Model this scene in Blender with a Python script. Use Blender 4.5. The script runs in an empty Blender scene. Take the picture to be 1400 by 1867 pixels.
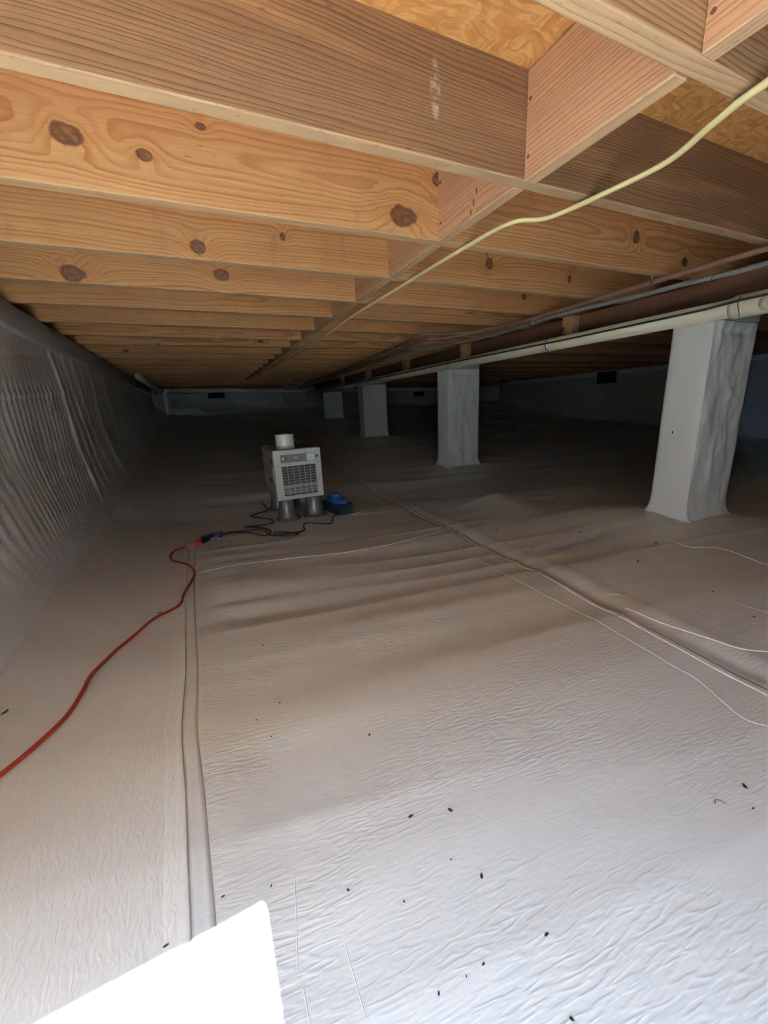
import bpy, bmesh, math, random
import numpy as np
from mathutils import Vector, Matrix

random.seed(7)
S = bpy.context.scene
C = S.collection
PI = math.pi

# ------------------------------------------------------------------ camera
CAMZ = 0.75                                   # lens height above the floor sheet
F_PX, YAW, PITCH, ROLL = 713.43, 0.42587, -0.26274, -0.04844
def camera():
    cy, sy, cp, sp = math.cos(YAW), math.sin(YAW), math.cos(PITCH), math.sin(PITCH)
    fw = Vector((sy*cp, cy*cp, sp)); rt = Vector((cy, -sy, 0)); up = rt.cross(fw)
    c, q = math.cos(ROLL), math.sin(ROLL)
    r2 = c*rt + q*up; u2 = -q*rt + c*up
    cd = bpy.data.cameras.new('camera'); co = bpy.data.objects.new('camera', cd); C.objects.link(co)
    m = Matrix((r2, u2, -fw)).transposed().to_4x4(); m.translation = (0, 0, CAMZ)
    co.matrix_world = m
    cd.sensor_fit = 'VERTICAL'; cd.sensor_height = 36; cd.lens = 36*F_PX/1867
    cd.clip_start = 0.02; cd.clip_end = 200
    S.camera = co
camera()

# ------------------------------------------------------------------ light: sun and sky through the access door behind the camera
SUN_EL = math.radians(39.4)
w = bpy.data.worlds.new('sky'); S.world = w; w.use_nodes = True
bg = w.node_tree.nodes['Background']; bg.inputs['Color'].default_value = (0.36, 0.62, 1.0, 1); bg.inputs['Strength'].default_value = 95
sd = bpy.data.lights.new('sun', 'SUN'); so = bpy.data.objects.new('sun', sd); C.objects.link(so)
sd.energy = 330; sd.angle = math.radians(0.6); sd.color = (1.0, 0.95, 0.87)
so.rotation_euler = Vector((0, math.cos(SUN_EL), -math.sin(SUN_EL))).to_track_quat('-Z', 'Y').to_euler()
so.location = (-0.35, -4, 4)
pd = bpy.data.lights.new('door_portal', 'AREA'); po = bpy.data.objects.new('door_portal', pd); C.objects.link(po)
pd.shape = 'RECTANGLE'; pd.size = 0.66; pd.size_y = 1.1
pd.cycles.is_portal = True
po.location = (-0.34, -0.80, 0.66); po.rotation_euler = (PI/2, 0, 0)   # faces into the crawlspace
vs = S.view_settings
vs.view_transform = 'Standard'; vs.look = 'None'; vs.exposure = 0.0; vs.gamma = 1.0; vs.use_curve_mapping = False
S.display_settings.display_device = 'sRGB'

# ------------------------------------------------------------------ noise (for sheet shapes)
def _h(i, j, seed):
    n = (i.astype(np.int64)*374761393 + j.astype(np.int64)*668265263 + seed*982451653) & 0x7fffffff
    n = ((n ^ (n >> 13))*1274126177) & 0x7fffffff
    return ((n ^ (n >> 16)) & 0xffff)/65535.0
def vn(x, y, seed=0):
    x = np.asarray(x, float); y = np.asarray(y, float); x, y = np.broadcast_arrays(x, y)
    i = np.floor(x); j = np.floor(y); u = x-i; v = y-j
    u = u*u*u*(u*(u*6-15)+10); v = v*v*v*(v*(v*6-15)+10)
    a = _h(i, j, seed); b = _h(i+1, j, seed); c = _h(i, j+1, seed); d = _h(i+1, j+1, seed)
    return (a*(1-u)+b*u)*(1-v)+(c*(1-u)+d*u)*v - 0.5
def fbm(x, y, seed=0, o=3):
    s = 0; a = 1.0
    for k in range(o):
        s = s + a*vn(np.asarray(x)*2**k, np.asarray(y)*2**k, seed+17*k); a *= .5
    return s
def ridge(x, y, seed=0): return 1-np.abs(vn(x, y, seed))*4      # about -1..1, sharp crests
def smooth(a, b, x):
    t = np.clip((np.asarray(x, float)-a)/(b-a), 0, 1); return t*t*(3-2*t)

PIERX, PIERZ = 2.40, 1.085
PIERS = [(1.21, 0.03), (3.55, 0.03), (5.87, 0.0), (7.98, 0.0)]   # front face Y
def floor_h(x, y):
    x = np.asarray(x, float); y = np.asarray(y, float); x, y = np.broadcast_arrays(x, y)
    z = np.interp(y, [-9, 3.15, 3.6, 4.6, 5.9, 7.0, 8.1, 9.2, 12], [0, 0, .055, .13, .24, .36, .53, .78, .9])
    z = z + np.clip((-.22-x)/.50, 0, 1.2)**2*np.interp(y, [-1, .6, 1.3, 2, 2.5, 3.2, 9], [.02, .02, .05, .11, .15, .17, .17])
    z = z + .05*np.clip((-.50-x)/.22, 0, 1.3)**2*np.interp(y, [-1, 1.0, 1.8, 9], [.2, .3, 1, 1])
    m = 1-np.exp(-(((x-.62)/.42)**2+((y-2.95)/.45)**2)**2)                    # level where the machine stands
    right = smooth(-.10, .05, x)
    yy = y + .16*x                                                             # long low waves across the sheet
    amp = np.interp(y, [-1, .5, 1.2, 2, 3, 9], [.0, .006, .018, .017, .015, .02])*(.35+.65*right)
    z = z + m*amp*(1.1*fbm(x*.7+3, yy*5.2, 5, 2)+.5*ridge(x*.9, yy*7.5, 8)*.5)
    z = z + m*np.interp(y, [0, 2, 9], [.004, .02, .05])*fbm(x*1.1, y*1.1, 21, 2)*right
    # mounds
    z = z + .075*np.exp(-((x-1.95)/.22)**2-((y-2.25)/.20)**2)
    z = z + .05*np.exp(-((x-2.2)/.35)**2-((y-1.55)/.35)**2)
    for (py, dz) in PIERS: z = z + .05*np.exp(-((x-2.6)/.42)**2-((y-py-.1)/.34)**2)
    # valley beside the right-hand seam
    sx = 1.30+.03*(y-1.0)
    z = z - .007*np.exp(-((x-sx)/.03)**2) + .0035*np.exp(-((x-sx-.08)/.03)**2)
    return z
def fh(x, y): return float(floor_h(x, y))

# ------------------------------------------------------------------ helpers
def tag(o, label=None, cat=None, group=None, kind=None):
    if label: o['label'] = label
    if cat: o['category'] = cat
    if group: o['group'] = group
    if kind: o['kind'] = kind
    return o
def empty(name, loc=(0, 0, 0), rz=0):
    o = bpy.data.objects.new(name, None); C.objects.link(o); o.location = loc; o.rotation_euler = (0, 0, rz)
    o.empty_display_size = .05
    return o
def link(name, me, mat, parent=None, loc=None, rot=None, smooth_=False):
    if mat and not me.materials: me.materials.append(mat)
    if smooth_: me.polygons.foreach_set('use_smooth', [True]*len(me.polygons))
    o = bpy.data.objects.new(name, me); C.objects.link(o)
    if parent: o.parent = parent
    if loc: o.location = loc
    if rot: o.rotation_euler = rot
    return o
class MB:
    def __init__(s): s.v = []; s.f = []
    def add(s, v, f):
        n = len(s.v); s.v += [tuple(p) for p in v]; s.f += [tuple(i+n for i in q) for q in f]; return s
    def box(s, x0, x1, y0, y1, z0, z1):
        return s.add([(x0,y0,z0),(x1,y0,z0),(x1,y1,z0),(x0,y1,z0),(x0,y0,z1),(x1,y0,z1),(x1,y1,z1),(x0,y1,z1)],
                     [(0,3,2,1),(4,5,6,7),(0,1,5,4),(1,2,6,5),(2,3,7,6),(3,0,4,7)])
    def tube(s, pts, r, n=10, cap=True, flat=1.0):
        pts = [Vector(p) for p in pts]; rr = r if isinstance(r, (list, tuple)) else [r]*len(pts)
        t0 = (pts[1]-pts[0]).normalized(); a = Vector((0, 0, 1)) if abs(t0.z) < .9 else Vector((1, 0, 0))
        u = a.cross(t0).normalized(); vv = []; ff = []
        for i, p in enumerate(pts):
            t = (pts[min(i+1, len(pts)-1)]-pts[max(i-1, 0)])
            t = t.normalized() if t.length > 1e-9 else t0
            u = (u-t*u.dot(t)).normalized(); b = t.cross(u)
            for k in range(n):
                an = 2*PI*k/n; vv.append(p+u*math.cos(an)*rr[i]+b*math.sin(an)*rr[i]*flat)
        for i in range(len(pts)-1):
            for k in range(n):
                ff.append((i*n+k, i*n+(k+1) % n, (i+1)*n+(k+1) % n, (i+1)*n+k))
        if cap:
            ff.append(tuple(range(n-1, -1, -1))); ff.append(tuple((len(pts)-1)*n+k for k in range(n)))
        return s.add(vv, ff)
    def lathe(s, prof, n=28, c=(0, 0)):
        vv = []; ff = []
        for (r, z) in prof:
            for k in range(n): vv.append((c[0]+r*math.cos(2*PI*k/n), c[1]+r*math.sin(2*PI*k/n), z))
        for i in range(len(prof)-1):
            for k in range(n): ff.append((i*n+k, i*n+(k+1) % n, (i+1)*n+(k+1) % n, (i+1)*n+k))
        return s.add(vv, ff)
    def mesh(s, name='mesh', bevel=0, seg=1):
        me = bpy.data.meshes.new(name); me.from_pydata(s.v, [], s.f); me.update()
        if bevel:
            bm = bmesh.new(); bm.from_mesh(me)
            bmesh.ops.bevel(bm, geom=bm.edges[:], offset=bevel, segments=seg, affect='EDGES', profile=.6)
            bm.to_mesh(me); bm.free(); me.update()
        return me
    def build(s, name, mat, parent=None, bevel=0, seg=1, smooth_=False, loc=None, rot=None):
        return link(name, s.mesh(name, bevel, seg), mat, parent, loc, rot, smooth_)
def grid_mesh(name, P):
    """P: (n,m,3) array of points -> quad mesh"""
    n, m, _ = P.shape
    idx = np.arange(n*m).reshape(n, m)
    q = np.stack([idx[:-1, :-1], idx[1:, :-1], idx[1:, 1:], idx[:-1, 1:]], -1).reshape(-1, 4)
    me = bpy.data.meshes.new(name)
    me.vertices.add(n*m); me.vertices.foreach_set('co', P.reshape(-1).astype(np.float32))
    me.loops.add(q.size); me.loops.foreach_set('vertex_index', q.reshape(-1).astype(np.int32))
    me.polygons.add(len(q)); me.polygons.foreach_set('loop_start', np.arange(0, q.size, 4, dtype=np.int32))
    me.polygons.foreach_set('loop_total', np.full(len(q), 4, np.int32))
    me.update(calc_edges=True); me.validate()
    return me
def spline(pts, step=8):
    """Catmull-Rom through points"""
    P = [np.array(p, float) for p in pts]; P = [2*P[0]-P[1]]+P+[2*P[-1]-P[-2]]; out = []
    for i in range(1, len(P)-2):
        a, b, c, d = P[i-1:i+3]
        for k in range(step):
            t = k/step
            out.append(.5*((2*b)+(-a+c)*t+(2*a-5*b+4*c-d)*t*t+(-a+3*b-3*c+d)*t**3))
    out.append(P[-2]); return out

# ------------------------------------------------------------------ materials
class NT:
    def __init__(s, name):
        s.m = bpy.data.materials.new(name); s.m.use_nodes = True; s.t = s.m.node_tree; s.n = s.t.nodes
        s.p = s.n['Principled BSDF']
    def node(s, typ, **kw):
        o = s.n.new(typ)
        for k, v in kw.items(): setattr(o, k, v)
        return o
    def put(s, sock, v):
        if isinstance(v, bpy.types.NodeSocket): s.t.links.new(v, sock)
        elif v is not None:
            if sock.type == 'RGBA' and len(v) == 3: v = (*v, 1)
            sock.default_value = v
    def math(s, op, a, b=None, c=None, clamp=False):
        o = s.node('ShaderNodeMath', operation=op, use_clamp=clamp)
        for i, x in enumerate((a, b, c)):
            if x is not None: s.put(o.inputs[i], x)
        return o.outputs[0]
    def vmath(s, op, a, b=None):
        o = s.node('ShaderNodeVectorMath', operation=op); s.put(o.inputs[0], a)
        if b is not None: s.put(o.inputs[1], b)
        return o.outputs['Value'] if op in ('LENGTH', 'DOT_PRODUCT', 'DISTANCE') else o.outputs[0]
    def mix(s, f, a, b, mode='MIX'):
        o = s.node('ShaderNodeMix', data_type='RGBA', blend_type=mode)
        s.put(o.inputs[0], f); s.put(o.inputs[6], a); s.put(o.inputs[7], b); return o.outputs[2]
    def noise(s, vec, scale=1, detail=2, rough=.5, dist=0):
        o = s.node('ShaderNodeTexNoise'); s.put(o.inputs['Vector'], vec); o.inputs['Scale'].default_value = scale
        o.inputs['Detail'].default_value = detail; o.inputs['Roughness'].default_value = rough; o.inputs['Distortion'].default_value = dist
        return o.outputs['Fac']
    def sstep(s, x, a, b, lo=0.0, hi=1.0):
        o = s.node('ShaderNodeMapRange', interpolation_type='SMOOTHSTEP'); s.put(o.inputs[0], x)
        o.inputs[1].default_value = a; o.inputs[2].default_value = b; o.inputs[3].default_value = lo; o.inputs[4].default_value = hi
        return o.outputs[0]
    def coord(s): return s.node('ShaderNodeTexCoord').outputs['Object']
    def xyz(s, v):
        o = s.node('ShaderNodeSeparateXYZ'); s.put(o.inputs[0], v); return o.outputs
    def comb(s, x, y, z):
        o = s.node('ShaderNodeCombineXYZ')
        for i, v in enumerate((x, y, z)): s.put(o.inputs[i], v)
        return o.outputs[0]
    def bump(s, h, dist=.002, strength=1.0, prev=None):
        o = s.node('ShaderNodeBump'); s.put(o.inputs['Height'], h); o.inputs['Distance'].default_value = dist
        o.inputs['Strength'].default_value = strength
        if prev is not None: s.put(o.inputs['Normal'], prev)
        return o.outputs[0]
    def fin(s, col=None, rough=.5, normal=None, spec=.5, metal=0):
        if col is not None: s.put(s.p.inputs['Base Color'], col)
        s.put(s.p.inputs['Roughness'], rough); s.p.inputs['Specular IOR Level'].default_value = spec
        s.p.inputs['Metallic'].default_value = metal
        if normal is not None: s.put(s.p.inputs['Normal'], normal)
        return s.m

def plain(name, col, rough=.5, spec=.5, metal=0, var=.12, scale=30, bump=.0004):
    t = NT(name); c = t.coord(); n = t.noise(c, scale, 3)
    a = tuple(x*(1-var) for x in col); b = tuple(min(1, x*(1+var)) for x in col)
    return t.fin(t.mix(n, a, b), t.sstep(n, 0, 1, rough*.85, min(1, rough*1.15)), t.bump(n, bump) if bump else None, spec, metal)

def floor_mat():
    t = NT('vapour_barrier_floor'); c = t.coord(); x, y, z = t.xyz(c)
    # crinkles running across the right-hand sheet, along the left-hand sheet
    warp = t.noise(c, 3.0, 2); wv = t.math('MULTIPLY', t.math('SUBTRACT', warp, .5), .035)
    yw = t.math('ADD', t.math('ADD', y, wv), t.math('MULTIPLY', x, .10))
    ra = t.noise(t.comb(t.math('MULTIPLY', x, 17), t.math('MULTIPLY', yw, 80), 0), 1, 1.5, .5, .15)
    ra = t.math('ABSOLUTE', t.math('SUBTRACT', ra, .5))
    ra = t.sstep(ra, 0, .16, 1, 0)
    msk = t.sstep(t.noise(t.comb(t.math('MULTIPLY', x, 2.2), t.math('MULTIPLY', y, 4), 3), 1, 2), .35, .6, .25, 1)
    ra = t.math('MULTIPLY', ra, msk)
    xw = t.math('ADD', x, wv)
    rb = t.noise(t.comb(t.math('MULTIPLY', xw, 85), t.math('MULTIPLY', y, 30), 7), 1, 1.5, .5, .6)
    rb = t.sstep(t.math('ABSOLUTE', t.math('SUBTRACT', rb, .5)), 0, .19, .65, 0)
    left = t.sstep(x, -.145, -.135, 1, 0)
    h = t.node('ShaderNodeMix', data_type='FLOAT'); t.put(h.inputs[0], left); t.put(h.inputs[2], ra); t.put(h.inputs[3], rb); h = h.outputs[0]
    fine = t.noise(c, 95, 2, .6)
    weave = t.noise(c, 38, 2, .55, .8)
    hh = t.math('ADD', h, t.math('ADD', t.math('MULTIPLY', fine, .25), t.math('MULTIPLY', weave, .45)))
    # keep creases out of the taped seam
    tape = t.math('MULTIPLY', t.sstep(x, -.145, -.14, 0, 1), t.sstep(x, -.105, -.10, 1, 0))
    hh = t.math('MULTIPLY', hh, t.math('SUBTRACT', 1, t.math('MULTIPLY', tape, .55)))
    nb = t.bump(hh, .0006, .7)
    col = t.mix(t.noise(c, 1.7, 3), (.71, .665, .595), (.80, .755, .685))
    dust = t.sstep(t.noise(c, 6, 4, .65), .5, .75, 0, .22)
    col = t.mix(dust, col, (.52, .46, .38))
    return t.fin(col, t.sstep(weave, .2, .8, .40, .55), nb, .45)

def sheet_mat(name, base=(.70, .70, .70), rough=.36, amt=.0015, sx=14, sy=14, sz=14):
    t = NT(name); c = t.coord(); x, y, z = t.xyz(c)
    v = t.comb(t.math('MULTIPLY', x, sx), t.math('MULTIPLY', y, sy), t.math('MULTIPLY', z, sz))
    n = t.noise(v, 1, 3, .55, .8); f = t.noise(c, 70, 2)
    rd = t.sstep(t.math('ABSOLUTE', t.math('SUBTRACT', n, .5)), 0, .2, 1, 0)
    nb = t.bump(t.math('ADD', rd, t.math('MULTIPLY', f, .3)), amt)
    col = t.mix(t.noise(c, 2.5, 3), tuple(k*.93 for k in base), tuple(min(1, k*1.05) for k in base))
    return t.fin(col, rough, nb, .5)

def wood(name, early, late, knots=(), ring=.011, zc=.06, yc=-.05, contrast=.75, warp=.030, stain=.0, stain_col=(.10, .07, .05), rough=.62, drip=None, streak=0, streak_col=(.45, .24, .09), edge=(.46, .33, .20)):
    t = NT(name); c = t.coord(); x, y, z = t.xyz(c)
    rnd = t.math('MULTIPLY', t.node('ShaderNodeObjectInfo').outputs['Random'], 37.0)
    xr = t.math('ADD', x, rnd)
    n1 = t.noise(t.comb(t.math('MULTIPLY', xr, 1.3), t.math('MULTIPLY', y, 2), t.math('MULTIPLY', z, 5)), 1, 2.5, .5)
    off = t.math('MULTIPLY', t.math('SUBTRACT', n1, .5), warp*2)
    zc2 = t.math('ADD', zc, t.math('MULTIPLY', t.math('SUBTRACT', t.node('ShaderNodeObjectInfo').outputs['Random'], .5), .12))
    r = t.vmath('LENGTH', t.comb(0.0, t.math('SUBTRACT', y, yc), t.math('SUBTRACT', z, zc2)))
    r = t.math('ADD', r, off)
    km = 0.0; halo = 0.0; krim = 0.0
    for (kx, kz, rad, el) in knots:
        rad *= .85
        dn = t.noise(c, 22, 2); wob = t.math('MULTIPLY', t.math('SUBTRACT', dn, .5), rad*.9)
        d = t.vmath('LENGTH', t.comb(t.math('DIVIDE', t.math('SUBTRACT', x, kx), el), 0.0, t.math('SUBTRACT', z, kz)))
        d = t.math('ADD', d, wob)
        q = t.math('DIVIDE', d, rad*2.1)
        e = t.math('EXPONENT', t.math('MULTIPLY', t.math('MULTIPLY', q, q), -1.0))
        r = t.math('ADD', r, t.math('MULTIPLY', e, rad*1.9))
        km = t.math('MAXIMUM', t.sstep(d, rad*.8, rad*1.05, 1, 0), km)
        krim = t.math('MAXIMUM', t.math('MULTIPLY', t.sstep(d, rad*.62, rad*.85), t.sstep(d, rad*.95, rad*1.15, 1, 0)), krim)
        # resin streak running off along the grain
        d2 = t.vmath('LENGTH', t.comb(t.math('DIVIDE', t.math('SUBTRACT', x, kx), el*3.2), 0.0, t.math('SUBTRACT', z, kz)))
        halo = t.math('MAXIMUM', t.sstep(d2, rad*.3, rad*1.3, 1, 0), halo)
    n2 = t.noise(t.comb(t.math('MULTIPLY', xr, 6), t.math('MULTIPLY', y, 30), t.math('MULTIPLY', z, 40)), 1, 2)
    rv = t.noise(t.comb(t.math('MULTIPLY', r, 26), t.math('MULTIPLY', xr, .25), 4.0), 1, 2)          # rings of uneven width
    cv = t.noise(t.comb(t.math('MULTIPLY', r, 55), t.math('MULTIPLY', xr, .8), 9.0), 1, 2)           # and uneven strength
    v = t.math('FRACT', t.math('ADD', t.math('DIVIDE', r, ring), t.math('ADD', t.math('MULTIPLY', n2, .35), t.math('MULTIPLY', rv, 3.0))))
    latem = t.math('MULTIPLY', t.sstep(v, .25, .86), t.sstep(v, .90, 1.0, 1, 0))
    fib = t.noise(t.comb(t.math('MULTIPLY', xr, 9), t.math('MULTIPLY', y, 160), t.math('MULTIPLY', z, 160)), 1, 3, .6)
    broad = t.noise(t.comb(t.math('MULTIPLY', xr, .9), t.math('MULTIPLY', y, 3), t.math('MULTIPLY', z, 7)), 1, 3, .55)
    col = t.mix(t.math('MULTIPLY', latem, t.sstep(cv, .28, .66, contrast*.35, min(1, contrast*1.25))), early, late)
    col = t.mix(t.sstep(t.noise(t.comb(t.math('MULTIPLY', xr, .8), t.math('MULTIPLY', y, 3), t.math('MULTIPLY', z, 13)), 1, 2), .52, .66, 0, streak), col, streak_col) if streak else col
    col = t.mix(t.sstep(broad, .35, .72, 0, .38), col, tuple(.62*k for k in late))
    col = t.mix(t.sstep(fib, .3, .75, 0, .30), col, tuple(.75*k for k in late))
    if stain:
        st = t.noise(t.comb(t.math('MULTIPLY', xr, 7), t.math('MULTIPLY', y, 7), t.math('MULTIPLY', z, 2.2)), 1, 4, .7)
        col = t.mix(t.sstep(st, .56, .74, 0, stain), col, stain_col)
    pocks = t.noise(t.comb(t.math('MULTIPLY', xr, 30), t.math('MULTIPLY', y, 80), t.math('MULTIPLY', z, 95)), 1, 2)
    col = t.mix(t.sstep(pocks, .66, .74, 0, .55), col, tuple(.35*k for k in late))
    if knots:
        col = t.mix(t.math('MULTIPLY', halo, .42), col, (.33, .13, .035))
        kn = t.noise(c, 60, 3)
        kc = t.mix(t.sstep(kn, .35, .65), (.055, .024, .012), (.13, .058, .028))
        col = t.mix(km, col, kc)
        col = t.mix(t.math('MULTIPLY', krim, .8), col, (.045, .018, .008))
    # pale planed edge of the board with mould specks
    eg = t.sstep(z, .001, .004, 1, 0); sp = t.noise(t.comb(t.math('MULTIPLY', xr, 40), t.math('MULTIPLY', y, 90), 0), 1, 4, .7)
    ec = t.mix(t.sstep(sp, .58, .68, 0, .7), t.mix(latem, edge, tuple(.8*k for k in edge)), (.14, .10, .06))
    col = t.mix(t.math('MULTIPLY', eg, .65), col, ec)
    if drip:
        dx, dz = drip
        dd = t.vmath('LENGTH', t.comb(t.math('MULTIPLY', t.math('SUBTRACT', x, dx), 60), 0.0, t.math('MULTIPLY', t.math('SUBTRACT', z, dz), 15)))
        dm = t.math('MULTIPLY', t.sstep(dd, .4, 1.0, 1, 0), t.sstep(t.noise(c, 34, 4, .7), .40, .72))
        col = t.mix(t.math('MULTIPLY', dm, .55), col, (.75, .68, .6))
    hb = t.math('ADD', t.math('MULTIPLY', latem, .5), fib)
    return t.fin(col, rough, t.bump(hb, .0007), .3)

def osb_mat():
    t = NT('oriented_strand_board'); c = t.coord(); x, y, z = t.xyz(c)
    wv = t.node('ShaderNodeTexNoise'); t.put(wv.inputs['Vector'], c); wv.inputs['Scale'].default_value = 6
    cw = t.vmath('ADD', c, t.vmath('SCALE', t.vmath('SUBTRACT', wv.outputs['Color'], (.5, .5, .5))))
    t.n[-1]
    cw = t.vmath('ADD', c, t.vmath('MULTIPLY', t.vmath('SUBTRACT', wv.outputs['Color'], (.5, .5, .5)), (.12, .12, 0)))
    X, Y, Z = t.xyz(cw)
    def flakes(sx, sy):
        o = t.node('ShaderNodeTexVoronoi'); o.inputs['Scale'].default_value = 1
        t.put(o.inputs['Vector'], t.comb(t.math('MULTIPLY', X, sx), t.math('MULTIPLY', Y, sy), 0)); return o
    a = flakes(13, 100); b = flakes(85, 15)
    s = t.sstep(t.noise(c, 14, 1), .48, .52)
    ca = t.xyz(a.outputs['Color'])[0]; cb = t.xyz(b.outputs['Color'])[0]
    f = t.node('ShaderNodeMix', data_type='FLOAT'); t.put(f.inputs[0], s); t.put(f.inputs[2], ca); t.put(f.inputs[3], cb); f = f.outputs[0]
    col = t.mix(f, (.36, .16, .045), (.60, .34, .13))
    fib = t.noise(t.comb(t.math('MULTIPLY', X, 30), t.math('MULTIPLY', Y, 200), 0), 1, 2)
    col = t.mix(t.sstep(fib, .45, .75, 0, .5), col, (.30, .12, .03))
    ed = t.sstep(a.outputs['Distance'], .5, .9, 0, .35)
    col = t.mix(ed, col, (.22, .09, .025))
    return t.fin(col, .6, t.bump(f, .0012), .3)

M = {}
M['floor'] = floor_mat()
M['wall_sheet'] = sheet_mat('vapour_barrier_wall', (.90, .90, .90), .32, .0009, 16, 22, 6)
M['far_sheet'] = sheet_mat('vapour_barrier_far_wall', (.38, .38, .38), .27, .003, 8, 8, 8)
M['pier_sheet'] = sheet_mat('vapour_barrier_pier', (.84, .84, .81), .42, .0010, 10, 10, 9)
M['tape'] = sheet_mat('seam_tape', (.72, .71, .69), .45, .0008, 30, 30, 30)
M['band'] = sheet_mat('wall_band', (.52, .54, .54), .5, .0010, 20, 20, 20)
M['concrete'] = plain('cap_block_concrete', (.30, .32, .32), .85, .3, var=.2, scale=60, bump=.001)
ORE, ORL = (.53, .295, .135), (.29, .115, .036)
BRE, BRL = (.165, .093, .050), (.088, .044, .023)
PKE, PKL = (.49, .285, .17), (.30, .15, .078)
M['wood_near'] = wood('pine_brown_near', BRE, BRL, ring=.0085, zc=-.12, yc=.02, contrast=.75, warp=.035, stain=.85, drip=(.60, .13), streak=.75, streak_col=(.33, .185, .085))
M['wood_edge'] = wood('pine_brown_weathered', (.38, .235, .13), (.20, .105, .05), ring=.009, zc=-.10, contrast=.8, stain=.5)
M['wood_orange'] = wood('pine_orange', ORE, ORL, ring=.0115, stain=.35)
M['wood_orange2'] = wood('pine_orange_fine', (.49, .265, .115), (.28, .112, .036), ring=.009, zc=.0, stain=.5)
M['wood_block'] = wood('pine_hanger_block', (.42, .24, .12), (.25, .12, .05), ring=.006, edge=(.42, .24, .12))
M['wood_mark'] = wood('pine_blocking_marked', PKE, PKL, knots=[(.158, .062, .011, .45), (.172, .038, .013, .30), (.185, .016, .010, .35), (.05, .10, .004, 1)], ring=.010, zc=-.05, warp=.02, stain=.2)
M['wood_pink'] = wood('pine_blocking', PKE, PKL, ring=.010, zc=-.05, warp=.02, stain=.15)
M['wood_dark'] = wood('pine_treated_girder', (.30, .145, .07), (.15, .065, .03), ring=.010, zc=.0, stain=.4)
M['girder'] = wood('treated_girder_shaded', (.10, .05, .028), (.055, .025, .014), ring=.010, zc=.0, stain=.4, edge=(.12, .066, .036))  # treated wood, its colour darkened further for the shade of the drain pipe
M['osb'] = osb_mat()
M['pvc'] = plain('pvc_cream', (.80, .73, .53), .33, .5, var=.04, scale=8, bump=0)
M['pvc_white'] = plain('pvc_white', (.88, .85, .78), .22, .5, var=.04, scale=10, bump=0)
M['pvc_grey'] = plain('pipe_grey', (.55, .55, .54), .45, .4, var=.08, scale=10, bump=0)
M['black'] = plain('black_rubber', (.018, .016, .018), .5, .4, var=.2)
M['metal'] = plain('galvanised_steel', (.60, .60, .60), .35, .5, 1.0, var=.15, scale=50)
M['copper'] = plain('oxidised_copper', (.13, .078, .058), .5, .4, .0, var=.25, scale=20)
M['blue_pipe'] = plain('grey_blue_pipe', (.13, .14, .138), .45, .4, var=.15, scale=12, bump=0)
M['yellow'] = plain('yellow_cable_jacket', (.82, .68, .34), .45, .4, var=.10, scale=14)
M['red'] = plain('red_cord_jacket', (.30, .022, .013), .42, .5, var=.18, scale=25)
M['red_plug'] = plain('red_plug_plastic', (.62, .06, .03), .3, .5, var=.1)
M['white_paint'] = plain('white_enamel', (.60, .60, .56), .38, .5, var=.03, scale=10, bump=0)
M['side_paint'] = plain('grey_enamel', (.24, .24, .225), .45, .5, var=.06, scale=10, bump=0)
M['panel_grey'] = plain('control_panel_grey', (.15, .16, .155), .5, .4, var=.05, bump=0)
M['label_white'] = plain('label_white', (.92, .92, .90), .5, .4, var=.02, bump=0)
M['label_blue'] = plain('label_blue', (.02, .25, .52), .4, .5, var=.05, bump=0)
M['far_pipe'] = plain('far_pipe_plastic', (.86, .86, .84), .35, .5, var=.05, scale=10, bump=0)
M['dark'] = plain('dark_interior', (.012, .012, .013), .8, .2, bump=0)
M['coil'] = plain('coil_fins', (.20, .20, .19), .45, .5, .3, var=.3, scale=80)
M['cup'] = plain('grey_plastic', (.12, .12, .12), .25, .5, var=.05, scale=10, bump=0)
M['pump_blue'] = plain('pump_blue', (.015, .075, .26), .3, .5, var=.1, bump=0)
M['pump_dark'] = plain('pump_tank', (.010, .026, .028), .35, .5, var=.2, bump=0)
M['debris'] = plain('dry_leaf_bits', (.035, .022, .014), .8, .2, var=.4, scale=200)
M['rust'] = plain('nail_rust', (.06, .03, .02), .7, .3)
M['ground'] = plain('dry_grass_ground', (.20, .19, .10), .9, .2, var=.4, scale=12, bump=.02)
M['sky_blocker'] = plain('sky_blocker_surface', (.22, .15, .11), .9, .2, var=.3, scale=9, bump=.004)  # surface of the added outdoor sky blocker
M['clear'] = None
def clear_mat():
    t = NT('clear_red_plastic'); t.p.inputs['Transmission Weight'].default_value = .6
    n = t.noise(t.coord(), 40, 2)
    return t.fin(t.mix(n, (.75, .35, .28), (.85, .5, .4)), .2, None, .5)
M['clear'] = clear_mat()

# ------------------------------------------------------------------ the room
XL, XR, YB, YF = -.72, 8.0, -.80, 9.2        # wall faces
ZJ, JD, JT, JS, Y1 = 1.303, .232, .038, .4064, .932   # joist underside, depth, thickness, spacing, first face
ZT = ZJ+JD                                    # underside of the subfloor

# floor sheet: fine near the camera, coarser away from it
def axis(parts):
    out = []
    for a, b, st in parts: out += list(np.arange(a, b-1e-9, st))
    out.append(parts[-1][1]); return np.array(out)
gx = axis([(-.98, 2.2, .012), (2.2, 3.2, .02), (3.2, 8.2, .06)])
gy = axis([(-.95, 0, .04), (0, 2.6, .010), (2.6, 4.6, .016), (4.6, 9.4, .035)])
GX, GY = np.meshgrid(gx, gy, indexing='ij')
P = np.stack([GX, GY, floor_h(GX, GY)], -1)
floor = link('floor', grid_mesh('floor', P), M['floor'], smooth_=True)
tag(floor, 'pale crinkled plastic vapour barrier sheet covering the whole ground', kind='structure')

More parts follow.
